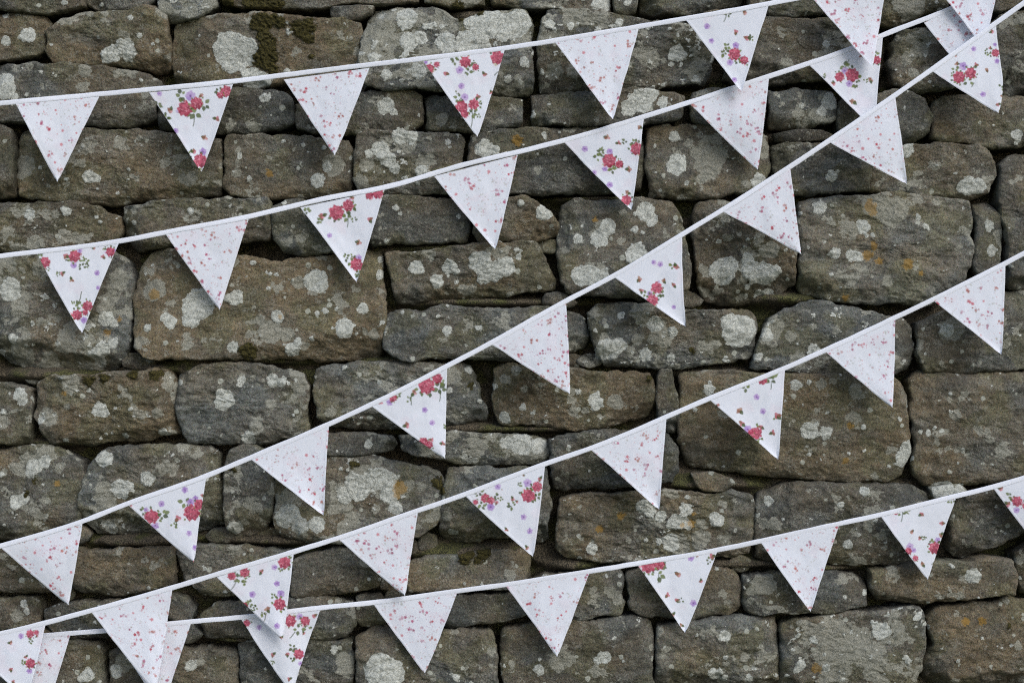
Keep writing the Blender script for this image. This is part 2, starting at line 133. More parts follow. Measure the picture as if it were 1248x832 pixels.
# bunting: tape path (centre line), depth in front of the wall, pennants (left corner, right corner, tip, print)
BUNT = [
dict(y=.075, tape=[(-260,150),(0,126),(121,115),(286,99),(400,85),(615,59),(800,29),(936,5),(972,-2),(1060,-15),(1220,-34),(1508,-62)],
 label="topmost bunting string, sloping gently up from the left edge above all the others",
 pen=[((19,126),(121,118),(70,223),''),((182,113),(284,103),(246,211),"A R670,395,26 R712,375,22 K740,380,14 K655,350,14 V690,348,16 b730,345,10 K705,410,18 s705,420,698,460 R820,332,20 R798,345,12 K790,330,10 b617,402,13 K603,425,10 b785,430,12 V637,475,9 K570,378,12 V578,340,8 b743,500,12 R725,583,24 b703,550,11 V735,550,12 K688,558,9 K735,618,8"),
 ((346,97),(450,83),(408,191),''),((516,75),(615,61),(582,168),"q R430,165,42 R510,205,26 K345,155,24 K450,240,24 V385,228,26 K495,165,16 R680,130,52 R150,215,34 R205,185,22 K185,225,14 V120,168,14 b275,255,24 b578,262,22 V400,352,22 V425,440,26 R400,515,46 R425,570,30 R495,495,40 b525,435,24 K380,455,24 K362,405,12 K485,560,24 K540,500,16 K535,585,14 s485,560,472,675 b630,405,18 s655,270,690,240"),
 ((676,51),(779,34),(747,147),''),((836,25),(937,6),(904,113),"C s240,45,228,75 K245,48,8 b300,45,10 V172,90,9 V187,140,8 b270,108,10 b308,130,12 K322,130,7 K240,160,10 K230,180,10 R265,185,20 V270,155,10 R298,205,14 V250,212,10 K275,210,9 V265,272,8"),
 ((987,-5),(1080,-17),(1063,84),''),((1134,-24),(1221,-34),(1199,60),'')]),
dict(y=.045, tape=[(-260,345),(0,312),(145,294),(202,283),(303,264),(400,241),(467,229),(568,200),(632,185),(689,171),(783,143),(843,124),(938,93),(987,77),(1039,59),(1073,44),(1161,10),(1215,-17),(1508,-150)],
 label="second bunting string down the left edge, crossing behind the steepest one at top right",
 pen=[((45,309),(145,296),(100,407),"r R380,205,44 K340,155,20 K405,262,16 R630,155,48 b555,150,28 K565,175,14 V675,105,20 K705,180,18 K735,195,16 K735,230,18 K690,238,20 V622,230,24 b795,88,18 V820,295,20 b525,300,24 K490,305,14 b605,355,24 V830,420,16 s690,450,665,540 K665,560,26 K615,545,14 R740,575,42 R720,630,24 R650,650,42 V710,695,24 R933,118,38 b868,158,22 K898,84,18 V970,105,12"),
 ((202,286),(303,267),(268,379),''),((366,253),(469,231),(435,345),"B R30,770,26 R72,745,20 K90,750,12 b85,718,10 K70,780,14 s72,780,68,825 K92,795,8 R180,700,20 R150,708,14 b150,795,12 K-79,765,12 b-21,782,14 K-29,800,10 V5,853,8 b112,878,12 K65,933,9 R103,958,22 K92,928,8 V110,933,10 K105,990,9"),
 ((529,215),(631,189),(604,305),''),((688,174),(785,145),(770,257),"B b1012,498,12 b1052,518,10 K1070,515,8 V930,540,10 R1018,582,24 R1055,595,14 K975,568,12 K990,550,10 K1030,610,12 K1058,600,10 V1020,550,10 V1002,612,9 b1090,612,12 R1118,540,22 K1110,515,12 b1128,460,10 V1020,670,10 R1080,725,18 b1085,698,10 V965,625,8"),
 ((841,127),(937,96),(924,208),''),((987,80),(1076,46),(1066,160),"C s655,200,640,230 K640,225,14 R622,262,16 R665,255,22 V640,240,10 b602,285,9 K675,285,9 V655,285,10 b728,272,10 K712,275,6 b668,345,12 b695,190,8 K570,258,6 R748,205,14 K742,182,9"),
 ((1126,28),(1212,-12),(1190,105),'')]),
dict(y=.100, tape=[(-260,742),(0,665),(101,635),(156,613),(251,580),(306,557),(400,517),(452,493),(545,446),(598,418),(689,367),(747,337),(831,286),(857,270),(879,257),(963,203),(1010,172),(1091,116),(1134,86),(1213,29),(1248,4),(1508,-180)],
 label="steepest string of bunting, climbing from low on the left edge to the top right corner",
 pen=[((-1,665),(101,636),(84,738),''),((156,615),(251,582),(237,686),"G b475,190,6 V670,133,10 V585,183,10 K520,210,10 R550,230,24 K590,225,14 K575,215,8 V562,262,12 V530,205,8 b645,235,14 K632,260,9 s640,245,636,272 R695,215,28 R722,185,18 K670,180,14 V690,178,12 V708,165,10 b732,152,8 K725,215,9 V685,290,9 V707,342,9 b702,392,7"),
 ((306,559),(401,517),(395,629),''),((452,494),(545,447),(543,560),"E R395,568,18 R357,595,28 K400,605,18 s405,600,403,650 V345,570,10 b310,620,13 K295,643,9 s300,640,300,665 R235,638,14 V222,655,10 b190,655,10 K250,625,10 V350,682,9 V377,728,9 b285,738,13 R345,800,18 b375,790,10 b415,803,10 R365,808,14 K422,742,8"),
 ((599,419),(690,369),(695,481),''),((749,338),(831,287),(836,399),"E s1225,47,1218,82 K1223,57,9 V1203,154,9 b1260,164,12 K1248,162,9 R1190,240,20 b1215,215,10 K1210,262,12 b1252,230,10 V1180,148,8 b1127,207,12 R1175,285,20 K1150,262,12 b1135,250,10 V1165,260,8 V1252,310,7"),
 ((879,257),(963,204),(977,311),''),((1010,173),(1091,118),(1106,225),''),((1136,87),(1214,32),(1217,139),"c b1005,232,18 V873,355,16 R1030,385,28 K965,370,16 K985,395,16 b990,350,14 V1040,445,16 V1025,325,12 b740,405,14 b747,465,18 V795,480,26 R765,560,42 R850,530,38 b888,470,20 K740,500,18 K830,590,26 K890,550,16 K720,540,14 s875,600,855,630 b965,505,18 V940,685,18 b1048,758,18 K1070,635,18 b1078,698,14")]),
dict(y=.080, tape=[(-260,830),(0,772),(54,759),(113,743),(209,716),(262,700),(358,672),(413,655),(509,622),(567,602),(664,565),(723,545),(812,508),(865,485),(958,448),(1005,427),(1093,386),(1139,364),(1225,321),(1248,309),(1508,170)],
 label="long bunting string from the bottom left corner to the middle of the right edge",
 pen=[((-44,783),(55,761),(33,853),"d V150,495,18 R215,480,28 R260,470,18 K220,530,16 b265,495,12 b75,545,18 R218,690,34 K165,690,16 b185,645,16 V210,745,18 b80,732,18 b95,818,16 b285,700,10"),
 ((112,746),(210,718),(190,845),''),((264,703),(358,674),(345,781),"e R580,65,28 R670,40,32 K630,85,28 s610,110,575,160 K700,60,12 K665,110,12 b785,35,20 V875,5,18 K925,15,18 R945,-30,42 V893,118,18 V725,192,20 R665,275,28 R640,255,18 K708,258,18 K740,280,16 K715,305,14 b825,295,24 K800,330,16 s820,320,802,380 R912,260,40 K875,205,16 V920,190,24 K875,250,14 V895,410,18 b925,490,14"),
 ((413,657),(509,624),(494,727),''),((567,604),(664,568),(650,679),"f V362,208,22 b395,232,6 K215,258,22 R265,300,34 R310,318,28 R190,330,20 K235,355,22 K350,280,22 K385,300,14 b355,332,18 V308,368,26 b480,305,20 b512,328,14 K470,355,24 s468,360,465,400 R600,280,50 R670,210,38 b690,150,22 K545,258,16 K530,190,14 V595,180,28 K630,220,20 K670,285,22 V565,447,20 V612,555,20 b430,545,18 b592,685,20 b562,118,12"),
 ((719,547),(812,509),(804,622),''),((865,487),(957,449),(949,561),"F R360,537,16 K390,535,16 s390,540,388,570 K305,562,10 b208,622,7 V340,595,9 b283,640,13 V362,643,9 b410,658,14 K405,665,9 R338,718,20 b355,697,10 b290,685,12 V310,705,12 R320,715,10 K340,738,8 b395,715,11"),
 ((1005,428),(1091,388),(1088,498),''),((1137,366),(1225,323),(1221,433),'')]),
dict(y=.045, tape=[(-260,795),(0,780),(86,771),(131,768),(232,757),(303,751),(400,739),(455,734),(556,720),(617,712),(718,696),(778,686),(874,670),(927,659),(1022,638),(1073,627),(1166,604),(1211,593),(1248,582),(1508,510)],
 label="lowest bunting string, nearly level, passing behind another string at the bottom left",
 pen=[((-12,783),(86,773),(50,885),''),((133,769),(233,759),(197,865),''),((293,753),(390,743),(356,846),"e R685,390,24 V770,420,16 R985,375,40 R1090,375,32 K1045,430,26 s1020,450,980,495 V1050,345,20 K1115,410,16 b1150,342,20 b1080,460,14 R1045,605,34 K1005,560,20 b968,605,18 K1003,640,18 V1055,668,14 b865,608,20 K865,660,12 b978,775,18"),
 ((455,736),(557,722),(518,821),''),((617,714),(718,698),(679,801),''),((777,688),(874,672),(835,772),"I R10,377,18 K20,385,10 K8,410,14 s8,405,5,440 V117,355,10 b138,345,8 b188,348,12 K180,365,8 b75,412,12 b152,434,8 b38,480,10 b68,498,9 K85,497,7 V125,508,10 b55,548,10 b85,583,8 R-28,382,24"),
 ((927,660),(1023,639),(988,746),''),((1073,628),(1166,605),(1131,707),"g s210,225,197,290 K205,230,16 R165,232,14 K245,225,8 b328,240,18 b455,298,18 b265,355,16 b317,395,15 K345,393,10 R412,455,36 b450,372,18 K395,420,18 V430,405,16 K455,450,16 s435,505,390,560 R245,475,22 R290,520,18 V255,445,20 V280,470,14 b335,558,18 K515,155,16 b525,140,12"),
 ((1210,594),(1305,568),(1275,680),"g b830,80,20 R935,160,32 K895,125,18 b875,180,22 V930,215,18 R985,190,18 R1150,100,30 K1110,90,18 R1120,350,30 K1150,330,18")]),
]
import bpy, math
import numpy as np
K = 0.002; DC = 3.5; CZ = 1.2
rng = np.random.default_rng(7)
# ---------------------------------------------------------------- noise
_P = rng.permutation(4096); _G = rng.random(4096)*2-1
def vnoise(x, y, s=0):
    x = np.asarray(x, float); y = np.asarray(y, float)
    xi = np.floor(x).astype(int); yi = np.floor(y).astype(int)
    fx = x-xi; fy = y-yi
    fx = fx*fx*fx*(fx*(fx*6-15)+10); fy = fy*fy*fy*(fy*(fy*6-15)+10)
    def h(a, b): return _G[_P[(_P[(a+s*131) & 4095]+b) & 4095]]
    a = h(xi, yi); b = h(xi+1, yi); c = h(xi, yi+1); d = h(xi+1, yi+1)
    return (a*(1-fx)+b*fx)*(1-fy)+(c*(1-fx)+d*fx)*fy
def fbm(x, y, s=0, o=4, g=.5):
    t = 0; a = 1; n = 0
    for i in range(o):
        t = t+a*vnoise(x*1.0, y*1.0, s+i*17); n += a
        x, y = (x*1.62+y*1.18)+3.1, (y*1.62-x*1.18)+7.7; a *= g
    return t/n*1.5
def sst(a, b, x):
    t = np.clip((x-a)/(b-a), 0, 1); return t*t*(3-2*t)
# ---------------------------------------------------------------- mesh helper
col = bpy.context.scene.collection
def link_mesh(name, V, F, mats, parent=None, attrs=None, smooth=True, midx=None):
    me = bpy.data.meshes.new(name)
    V = np.asarray(V, np.float32); F = np.asarray(F, np.int32)
    me.vertices.add(len(V)); me.vertices.foreach_set('co', V.ravel())
    n = F.shape[1]
    me.loops.add(F.size); me.loops.foreach_set('vertex_index', F.ravel())
    me.polygons.add(len(F)); me.polygons.foreach_set('loop_start', np.arange(len(F), dtype=np.int32)*n)
    me.update(calc_edges=True)
    me.polygons.foreach_set('use_smooth', np.full(len(F), smooth))
    for m in mats: me.materials.append(m)
    for k, a in (attrs or {}).items():
        at = me.color_attributes.new(k, 'FLOAT_COLOR', 'POINT')
        at.data.foreach_set('color', np.asarray(a, np.float32).ravel())
    me.validate()
    o = bpy.data.objects.new(name, me); col.objects.link(o)
    if parent: o.parent = parent
    return o
def grid_faces(nr, nc, wrap=False, off=0):
    i, j = np.meshgrid(np.arange(nr-1), np.arange(nc if wrap else nc-1), indexing='ij')
    j2 = (j+1) % nc
    return np.stack([i*nc+j, i*nc+j2, (i+1)*nc+j2, (i+1)*nc+j], -1).reshape(-1, 4)+off
# ---------------------------------------------------------------- materials
def mat(name):
    m = bpy.data.materials.new(name); m.use_nodes = True
    nt = m.node_tree; b = nt.nodes['Principled BSDF']
    return m, nt, b
class N:
    def __init__(s, nt): s.nt = nt
    def __call__(s, t, ins=None, **kw):
        n = s.nt.nodes.new(t)
        for k, v in kw.items(): setattr(n, k, v)
        for k, v in (ins or {}).items():
            if isinstance(v, bpy.types.NodeSocket): s.nt.links.new(v, n.inputs[k])
            else: n.inputs[k].default_value = v
        return n
    def m(s, op, a, b=0., c=0., clamp=False):
        n = s('ShaderNodeMath', {0: a, 1: b, 2: c}, operation=op); n.use_clamp = clamp; return n.outputs[0]
    def mix(s, f, a, b):
        n = s('ShaderNodeMix', data_type='RGBA')
        for i, v in ((0, f), (6, a), (7, b)):
            if isinstance(v, bpy.types.NodeSocket): s.nt.links.new(v, n.inputs[i])
            else: n.inputs[i].default_value = v
        return n.outputs[2]
    def step(s, v, lo, hi):
        n = s('ShaderNodeMapRange', {0: v, 1: lo, 2: hi}); n.interpolation_type = 'SMOOTHSTEP'; return n.outputs[0]
def stone_mat():
    m, nt, b = mat('weathered_stone'); q = N(nt)
    tc = q('ShaderNodeTexCoord').outputs['Object']; oi = q('ShaderNodeObjectInfo').outputs['Random']
    off = q('ShaderNodeVectorMath', {0: (31., 17., 53.), 3: q.m('MULTIPLY', oi, 1.)}, operation='SCALE').outputs[0]
    P = q('ShaderNodeVectorMath', {0: tc, 1: off}, operation='ADD').outputs[0]
    ba = q('ShaderNodeVertexColor', layer_name='base'); fa = q('ShaderNodeVertexColor', layer_name='field')
    sp = q('ShaderNodeSeparateColor', {0: fa.outputs[0]}).outputs
    W, G, O, M = sp[0], sp[1], sp[2], fa.outputs[1]
    def nz(sc, det=3, rough=.6):
        return q('ShaderNodeTexNoise', {'Vector': P, 'Scale': sc, 'Detail': float(det), 'Roughness': rough}).outputs[0]
    n1 = nz(420, 3, .7); n2 = nz(140, 4, .6); n3 = nz(45, 4); n4 = nz(800, 1); n5 = nz(18, 3)
    # grain of the sandstone
    g = q.m('ADD', q.m('MULTIPLY', n1, 3.4), q.m('ADD', q.m('MULTIPLY', n2, 1.6), q.m('MULTIPLY', n4, 2.2))); g = q.m('MAXIMUM', q.m('SUBTRACT', g, 2.6), .18)   # about 1
    hv = q('ShaderNodeVectorMath', {0: ba.outputs[0], 3: g}, operation='SCALE').outputs[0]
    cn = q('ShaderNodeTexNoise', {'Vector': P, 'Scale': 620., 'Detail': 2., 'Roughness': .7}).outputs[1]
    cn = q('ShaderNodeVectorMath', {0: q('ShaderNodeVectorMath', {0: cn, 1: (.5, .5, .5)}, operation='SUBTRACT').outputs[0], 1: (1.3, .7, 1.5), 2: (1., 1., 1.)}, operation='MULTIPLY_ADD').outputs[0]
    hv = q('ShaderNodeVectorMath', {0: hv, 1: cn}, operation='MULTIPLY').outputs[0]
    # rusty / ochre and dark staining
    rust = q.step(nz(60, 4, .65), .58, .70)
    c = q.mix(q.m('MULTIPLY', rust, .25), hv, (.10, .07, .03, 1))
    dark = q.step(nz(85, 5, .7), .60, .70)
    c = q.mix(q.m('MULTIPLY', dark, .6), c, (.03, .028, .022, 1))
    # pale mineral / lichen dusting made of fine specks
    spk = q.step(q.m('ADD', nz(260, 3, .8), q.m('MULTIPLY', n3, .6)), .86, .96)
    c = q.mix(q.m('MULTIPLY', spk, .42), c, (.30, .30, .26, 1))
    # small round lichens
    vo = q('ShaderNodeTexVoronoi', {'Vector': q('ShaderNodeVectorMath', {0: P, 1: q('ShaderNodeVectorMath', {0: q('ShaderNodeTexNoise', {'Vector': P, 'Scale': 160., 'Detail': 2.}).outputs[1], 3: .006}, operation='SCALE').outputs[0]}, operation='ADD').outputs[0], 'Scale': 38., 'Randomness': 1.})
    rr = q('ShaderNodeSeparateColor', {0: vo.outputs[1]}).outputs
    rad = q.m('MULTIPLY', q.step(rr[0], .72, 1.), .30)
    dots = q.step(q.m('SUBTRACT', rad, vo.outputs[0]), 0., .05)
    c = q.mix(q.m('MULTIPLY', dots, .75), c, q.mix(n1, (.22, .23, .19, 1), (.50, .52, .46, 1)))
    ed = q.m('ADD', q.m('MULTIPLY', q.m('SUBTRACT', n2, .5), 5.0), q.m('MULTIPLY', q.m('SUBTRACT', n1, .5), 2.0))
    mg = q.step(q.m('ADD', G, ed), -.5, .8); mw = q.step(q.m('ADD', W, q.m('MULTIPLY', ed, .55)), -.2, .35)
    mo = q.step(q.m('ADD', O, q.m('MULTIPLY', ed, 2.6)), -.6, 1.6); mm = q.step(q.m('ADD', M, q.m('MULTIPLY', ed, 1.6)), -.6, .8)
    gl = q.mix(q.step(n1, .35, .65), (.15, .15, .12, 1), (.36, .36, .31, 1))
    c = q.mix(q.m('MULTIPLY', mg, .72), c, gl)
    wl = q.mix(q.step(q.m('ADD', q.m('MULTIPLY', n1, .6), q.m('MULTIPLY', n2, .4)), .38, .60), (.24, .25, .225, 1), (.54, .56, .52, 1))
    c = q.mix(q.m('MULTIPLY', mw, .93), c, wl)
    rm = q.m('MULTIPLY', q.step(q.m('ADD', ba.outputs[1], q.m('MULTIPLY', q.m('SUBTRACT', n1, .5), 2.)), 1.1, .1), q.m('MAXIMUM', mw, mg))
    c = q.mix(q.m('MULTIPLY', rm, .38), c, (.10, .105, .085, 1))
    c = q.mix(q.m('MULTIPLY', mo, .6), c, q.mix(n1, (.13, .07, .006, 1), (.38, .21, .02, 1)))
    c = q.mix(mm, c, q.mix(q.step(n1, .35, .7), (.008, .008, .003, 1), (.095, .080, .018, 1)))
    nt.links.new(c, b.inputs['Base Color'])
    b.inputs['Roughness'].default_value = .88; b.inputs['Specular IOR Level'].default_value = .3
    hgt = q.m('ADD', q.m('MULTIPLY', n1, .45), q.m('ADD', q.m('MULTIPLY', n2, 1.3), q.m('MULTIPLY', nz(260, 3, .8), .8)))
    hgt = q.m('ADD', hgt, q.m('ADD', q.m('MULTIPLY', mw, .18), q.m('MULTIPLY', mm, q.m('ADD', .6, q.m('MULTIPLY', n4, 1.2)))))
    bp = q('ShaderNodeBump', {'Strength': .8, 'Distance': .0022, 'Height': hgt}); nt.links.new(bp.outputs[0], b.inputs['Normal'])
    return m
def soil_mat():
    m, nt, b = mat('mossy_earth'); q = N(nt)
    tc = q('ShaderNodeTexCoord').outputs['Object']
    n1 = q('ShaderNodeTexNoise', {'Vector': tc, 'Scale': 330., 'Detail': 3.}).outputs[0]
    n2 = q('ShaderNodeTexNoise', {'Vector': tc, 'Scale': 14., 'Detail': 4.}).outputs[0]
    c1 = q.mix(q.step(n1, .38, .66), (.02, .016, .010, 1), (.14, .115, .075, 1))
    c2 = q.mix(q.step(n1, .38, .66), (.014, .015, .005, 1), (.12, .12, .04, 1))
    nt.links.new(q.mix(q.step(n2, .46, .58), c1, c2), b.inputs['Base Color']); b.inputs['Roughness'].default_value = .95
    bp = q('ShaderNodeBump', {'Strength': .9, 'Distance': .004, 'Height': n1}); nt.links.new(bp.outputs[0], b.inputs['Normal'])
    return m
def cloth_mat(name, printed):
    m, nt, b = mat(name); q = N(nt)
    tc = q('ShaderNodeTexCoord').outputs['Object']
    mp = q('ShaderNodeMapping', {'Vector': tc, 'Scale': (1., .2, 1.)}).outputs[0]
    w1 = q('ShaderNodeTexNoise', {'Vector': q('ShaderNodeMapping', {'Vector': tc, 'Scale': (900., 900., 140.)}).outputs[0], 'Scale': 1., 'Detail': 1.}).outputs[0]
    w2 = q('ShaderNodeTexNoise', {'Vector': q('ShaderNodeMapping', {'Vector': tc, 'Scale': (140., 900., 900.)}).outputs[0], 'Scale': 1., 'Detail': 1.}).outputs[0]
    n3 = q('ShaderNodeTexNoise', {'Vector': tc, 'Scale': 60., 'Detail': 4., 'Roughness': .6}).outputs[0]
    w = q.m('ADD', w1, w2)
    base = q('ShaderNodeVertexColor', layer_name='print').outputs[0] if printed else None
    f = q.m('ADD', .88, q.m('ADD', q.m('MULTIPLY', w, .09), q.m('MULTIPLY', n3, .10)))
    c = q('ShaderNodeVectorMath', {0: base if printed else (.83, .86, .945), 3: f}, operation='SCALE').outputs[0]
    nt.links.new(c, b.inputs['Base Color']); b.inputs['Roughness'].default_value = .9; b.inputs['Specular IOR Level'].default_value = .15
    b.inputs['Sheen Weight'].default_value = .1
    bp = q('ShaderNodeBump', {'Strength': .2, 'Distance': .0005, 'Height': q.m('ADD', w, q.m('MULTIPLY', n3, 2.2))}); nt.links.new(bp.outputs[0], b.inputs['Normal'])
    tr = q('ShaderNodeBsdfTranslucent', {'Color': c, 'Normal': bp.outputs[0]}); mx = q('ShaderNodeMixShader', {0: .22, 1: b.outputs[0], 2: tr.outputs[0]})
    nt.links.new(mx.outputs[0], nt.nodes['Material Output'].inputs[0])
    return m
M_stone = stone_mat(); M_soil = soil_mat(); M_print = cloth_mat('printed_cotton', True); M_tape = cloth_mat('cotton_tape', False)
# ---------------------------------------------------------------- lichen and moss spots
spots = {'W': [], 'G': [], 'O': [], 'M': []}
for line in LICH.strip().splitlines():
    t, *it = line.split(); ox, oy, s = TL[t]
    for e in it:
        k = 'W'
        if e[-1] in 'GOM': k = e[-1]; e = e[:-1]
        x, y, r = map(float, e.split(',')); spots[k].append((ox+x/s, oy+y/s, r/s))
spots = {k: np.array(v) for k, v in spots.items()}
def field(k, x, y, bb, extra=None, want_rim=False):
    S = spots[k]; out = np.full(x.shape, -8.); rim = np.full(x.shape, 8.)
    S = S[(S[:, 0] > bb[0]-6) & (S[:, 0] < bb[2]+6) & (S[:, 1] > bb[1]-6) & (S[:, 1] < bb[3]+6)]
    if extra is not None and len(extra): S = np.vstack([S, extra])
    for i, (cx, cy, r) in enumerate(S):
        dx = x-cx; dy = y-cy; a = np.arctan2(dy, dx); d = np.hypot(dx, dy)
        ph = cx*.37+cy*.91
        rr = r*(1.03+.05*np.sin(2*a+ph)+.045*np.sin(3*a+ph*1.7)+.035*np.sin(5*a+ph*2.1)+.03*np.abs(np.sin(4.5*a+ph*1.3))+.025*np.sin(11*a+ph*3))
        out = np.maximum(out, np.clip(rr-d, -8, 8)); rim = np.minimum(rim, np.abs(rr-d-.5))
    return (out, rim) if want_rim else out
# ---------------------------------------------------------------- stones
def chaikin(p, r):
    q = np.roll(p, -1, 0)
    return np.stack([p*(1-r)+q*r, p*r+q*(1-r)], 1).reshape(-1, 2)
def outline(poly, step, seed):
    p = np.array(poly, float)
    p = chaikin(chaikin(chaikin(p, .05), .12), .25)
    c0 = p.mean(0)
    seg = np.linalg.norm(np.roll(p, -1, 0)-p, axis=1); L = seg.sum(); n = max(24, int(L/step))
    cs = np.concatenate([[0], np.cumsum(seg)]); t = np.linspace(0, L, n, endpoint=False)
    pc = np.vstack([p, p[:1]])
    b = np.stack([np.interp(t, cs, pc[:, 0]), np.interp(t, cs, pc[:, 1])], 1)
    size = min(np.ptp(p[:, 0]), np.ptp(p[:, 1])); a = min(1., size/50.)
    for sc, am in ((28, 2.6), (11, 1.7), (4.5, .8), (2.2, .35)):
        b[:, 0] += am*a*vnoise(b[:, 0]/sc, b[:, 1]/sc, seed); b[:, 1] += am*a*vnoise(b[:, 0]/sc+9, b[:, 1]/sc, seed+3)
    # swell very slightly to make up for corner cutting
    c = b.mean(0); d = b-c; return c+d*(1+2.0/np.maximum(np.linalg.norm(d, axis=1), 8))[:, None]
def edge_dist(X, Y, b):
    e = np.roll(b, -1, 0)-b; out = np.full(X.shape, 1e9)
    for i in range(0, len(b)):
        dx = X-b[i, 0]; dy = Y-b[i, 1]
        t = np.clip((dx*e[i, 0]+dy*e[i, 1])/(e[i] @ e[i]+1e-9), 0, 1)
        out = np.minimum(out, (dx-t*e[i, 0])**2+(dy-t*e[i, 1])**2)
    return np.sqrt(out)
def stone_mesh(poly, warm, bright, patch, seed, step=1.7):
    r = np.random.default_rng(seed)
    b = outline(poly, step, seed)
    x2 = np.roll(b[:, 0], -1); y2 = np.roll(b[:, 1], -1); cr = b[:, 0]*y2-x2*b[:, 1]
    A = cr.sum()/2; c = np.array([((b[:, 0]+x2)*cr).sum(), ((b[:, 1]+y2)*cr).sum()])/(6*A)
    rad = np.linalg.norm(b-c, axis=1); nr = int(np.clip(rad.max()/(step*1.15), 8, 70))
    f = np.linspace(0, 1, nr+1)[1:]; f = 1-(1-f)**1.15
    X = c[0]+f[:, None]*(b[:, 0]-c[0]); Y = c[1]+f[:, None]*(b[:, 1]-c[1])
    d = edge_dist(X, Y, b[::2]); d[-1] = 0
    size = min(np.ptp(b[:, 0]), np.ptp(b[:, 1])); sm = min(1., size/60)
    xx, yy = X-c[0], Y-c[1]
    hx, hy = np.ptp(b[:, 0])/2, np.ptp(b[:, 1])/2
    base = r.uniform(-4, 6)
    h = base+xx*r.uniform(-.05, .05)+yy*r.uniform(-.12, .10)
    wx = 8*fbm(X/30, Y/30, seed, 5, .55); wy = 8*fbm(X/30, Y/30, seed+40, 5, .55)
    def cut(ang, frac, slope, soft):
        dx, dy = math.cos(ang), math.sin(ang); e = (abs(dx)*hx+abs(dy)*hy)
        e = min(e, ((b-c) @ np.array([dx, dy])).max())
        k = ((xx+wx)*dx+(yy+wy)*dy-e*frac)
        return slope*soft*np.log1p(np.exp(np.clip(k/soft, -30, 30)))
    h = h-cut(math.pi/2+r.uniform(-.25, .25), r.uniform(.42, .85), r.uniform(.35, 1.0), 1.2)   # under-cut lower face
    if r.random() < .7: h = h-cut(-math.pi/2+r.uniform(-.3, .3), r.uniform(.55, .9), r.uniform(.2, .6), 1.5)
    for k in range(int(r.integers(3, 6))):
        h = h-cut(r.uniform(0, 2*math.pi), r.uniform(.6, .95), r.uniform(.12, .6), 1.0)
    # quarry-dressed relief: bedding steps, dents, chips
    ta = r.uniform(-.25, .25); u = X*math.cos(ta)+Y*math.sin(ta); v = -X*math.sin(ta)+Y*math.cos(ta)
    rel = r.uniform(.6, 1.25)
    bed = r.uniform(.1, .75)**1.3
    h = h+rel*sm*(3.0*fbm(X/46, Y/40, seed+5, 3)+1.1*bed*fbm(u/34, v/11, seed+7, 4, .55)+.9*(1-2*np.abs(fbm(u/24, v/16, seed+9, 4)))+1.5*np.abs(fbm(X/13, Y/10, seed+17, 4))+.9*fbm(X/6, Y/5, seed+11, 4, .65))
    ter = fbm(u/55, v/17, seed+13, 3)*2.2
    h = h+rel*sm*bed*1.3*(np.floor(ter)+sst(.42, .58, ter-np.floor(ter)))
    w = np.maximum((4.2+5*fbm(X/22, Y/22, seed+15, 4))*sm, 1.6)
    q = 1-np.clip(d/w, 0, 1); D = 4.0*sm+1.0
    h = h-D*(1-np.sqrt(np.maximum(1-q*q, 0)))
    # lichen and moss
    bb = (b[:, 0].min(), b[:, 1].min(), b[:, 0].max(), b[:, 1].max())
    ex = np.array([(r.uniform(bb[0], bb[2]), r.uniform(bb[1], bb[3]), r.uniform(.8, 2.6)) for _ in range(int(hx*hy/450))]).reshape(-1, 3)
    ex2 = np.array([(r.uniform(bb[0], bb[2]), r.uniform(bb[1], bb[3]), r.uniform(2, 7)) for _ in range(int(hx*hy/1700*(.2+2*patch)))]).reshape(-1, 3)
    Wf, rim = field('W', X, Y, bb, ex, True); Gf, rimg = field('G', X, Y, bb, ex2, True); rim = np.minimum(rim, rimg); Of = field('O', X, Y, bb); Mf = np.clip(field('M', X, Y, bb)*1.0+3.2*fbm(X/6, Y/5, 555, 4, .65), -8, 8)*(field('M', X, Y, bb) > -5)-8*(field('M', X, Y, bb) <= -5)
    Wf = np.clip(Wf+1.7*fbm(X/5.5, Y/5, 771, 4, .6)*(Wf > -6), -8, 8); Gf = np.clip(Gf+2.2*fbm(X/8, Y/7, 781, 4, .6)*(Gf > -6), -8, 8)
    lp = fbm(X/26, Y/22, seed+21, 5, .62)
    Gf = np.maximum(Gf, np.clip((lp-(.78-.85*patch))*14, -8, 8))
    lp2 = fbm(X/13, Y/11, seed+27, 5, .65)
    Wf = np.maximum(Wf, np.clip((lp2-(1.12-.72*patch))*12, -8, 8))
    h = h+.8*sst(-1, 1.5, Wf)*sm+1.9*sst(-1, 3, Mf)*(1.5+vnoise(X/2.5, Y/2.5, 3))
    # base tone of the rock, with its own large drift
    brown = np.array([.112, .089, .055]); grey = np.array([.085, .091, .085]); olive = np.array([.092, .088, .050])
    k = np.clip(warm*1.5-.27+.5*fbm(X/50, Y/40, seed+31, 4), 0, 1)[..., None]
    C = (grey*(1-k)+brown*k); ol = sst(0, .5, fbm(X/38, Y/30, seed+33, 3))[..., None]*.6
    C = C*(1-ol)+olive*ol
    C = C*bright*np.clip(1+.42*fbm(X/24, Y/14, seed+35, 5, .68), .35, 2)[..., None]*r.uniform(.84, 1.16)
    # rings: front, then sides running back into the wall
    n = len(b); back = []
    y0 = -h[-1]
    for i, (dd, ins) in enumerate(((2.5, .1), (6, .5), (13, 1.2), (26, 2.4), (55, 4.0))):
        dn = (c-b)/rad[:, None]; wob = 1.4*vnoise(b[:, 0]/9, b[:, 1]/9+i*3, seed+51)
        bx = b+dn*(ins+ (wob*min(1, dd/10) if i else 0))[..., None] if i else b+dn*ins
        back.append((bx, y0+dd))
    XX = np.concatenate([X.ravel()]+[q_[0][:, 0] for q_ in back]); ZZ = np.concatenate([Y.ravel()]+[q_[0][:, 1] for q_ in back])
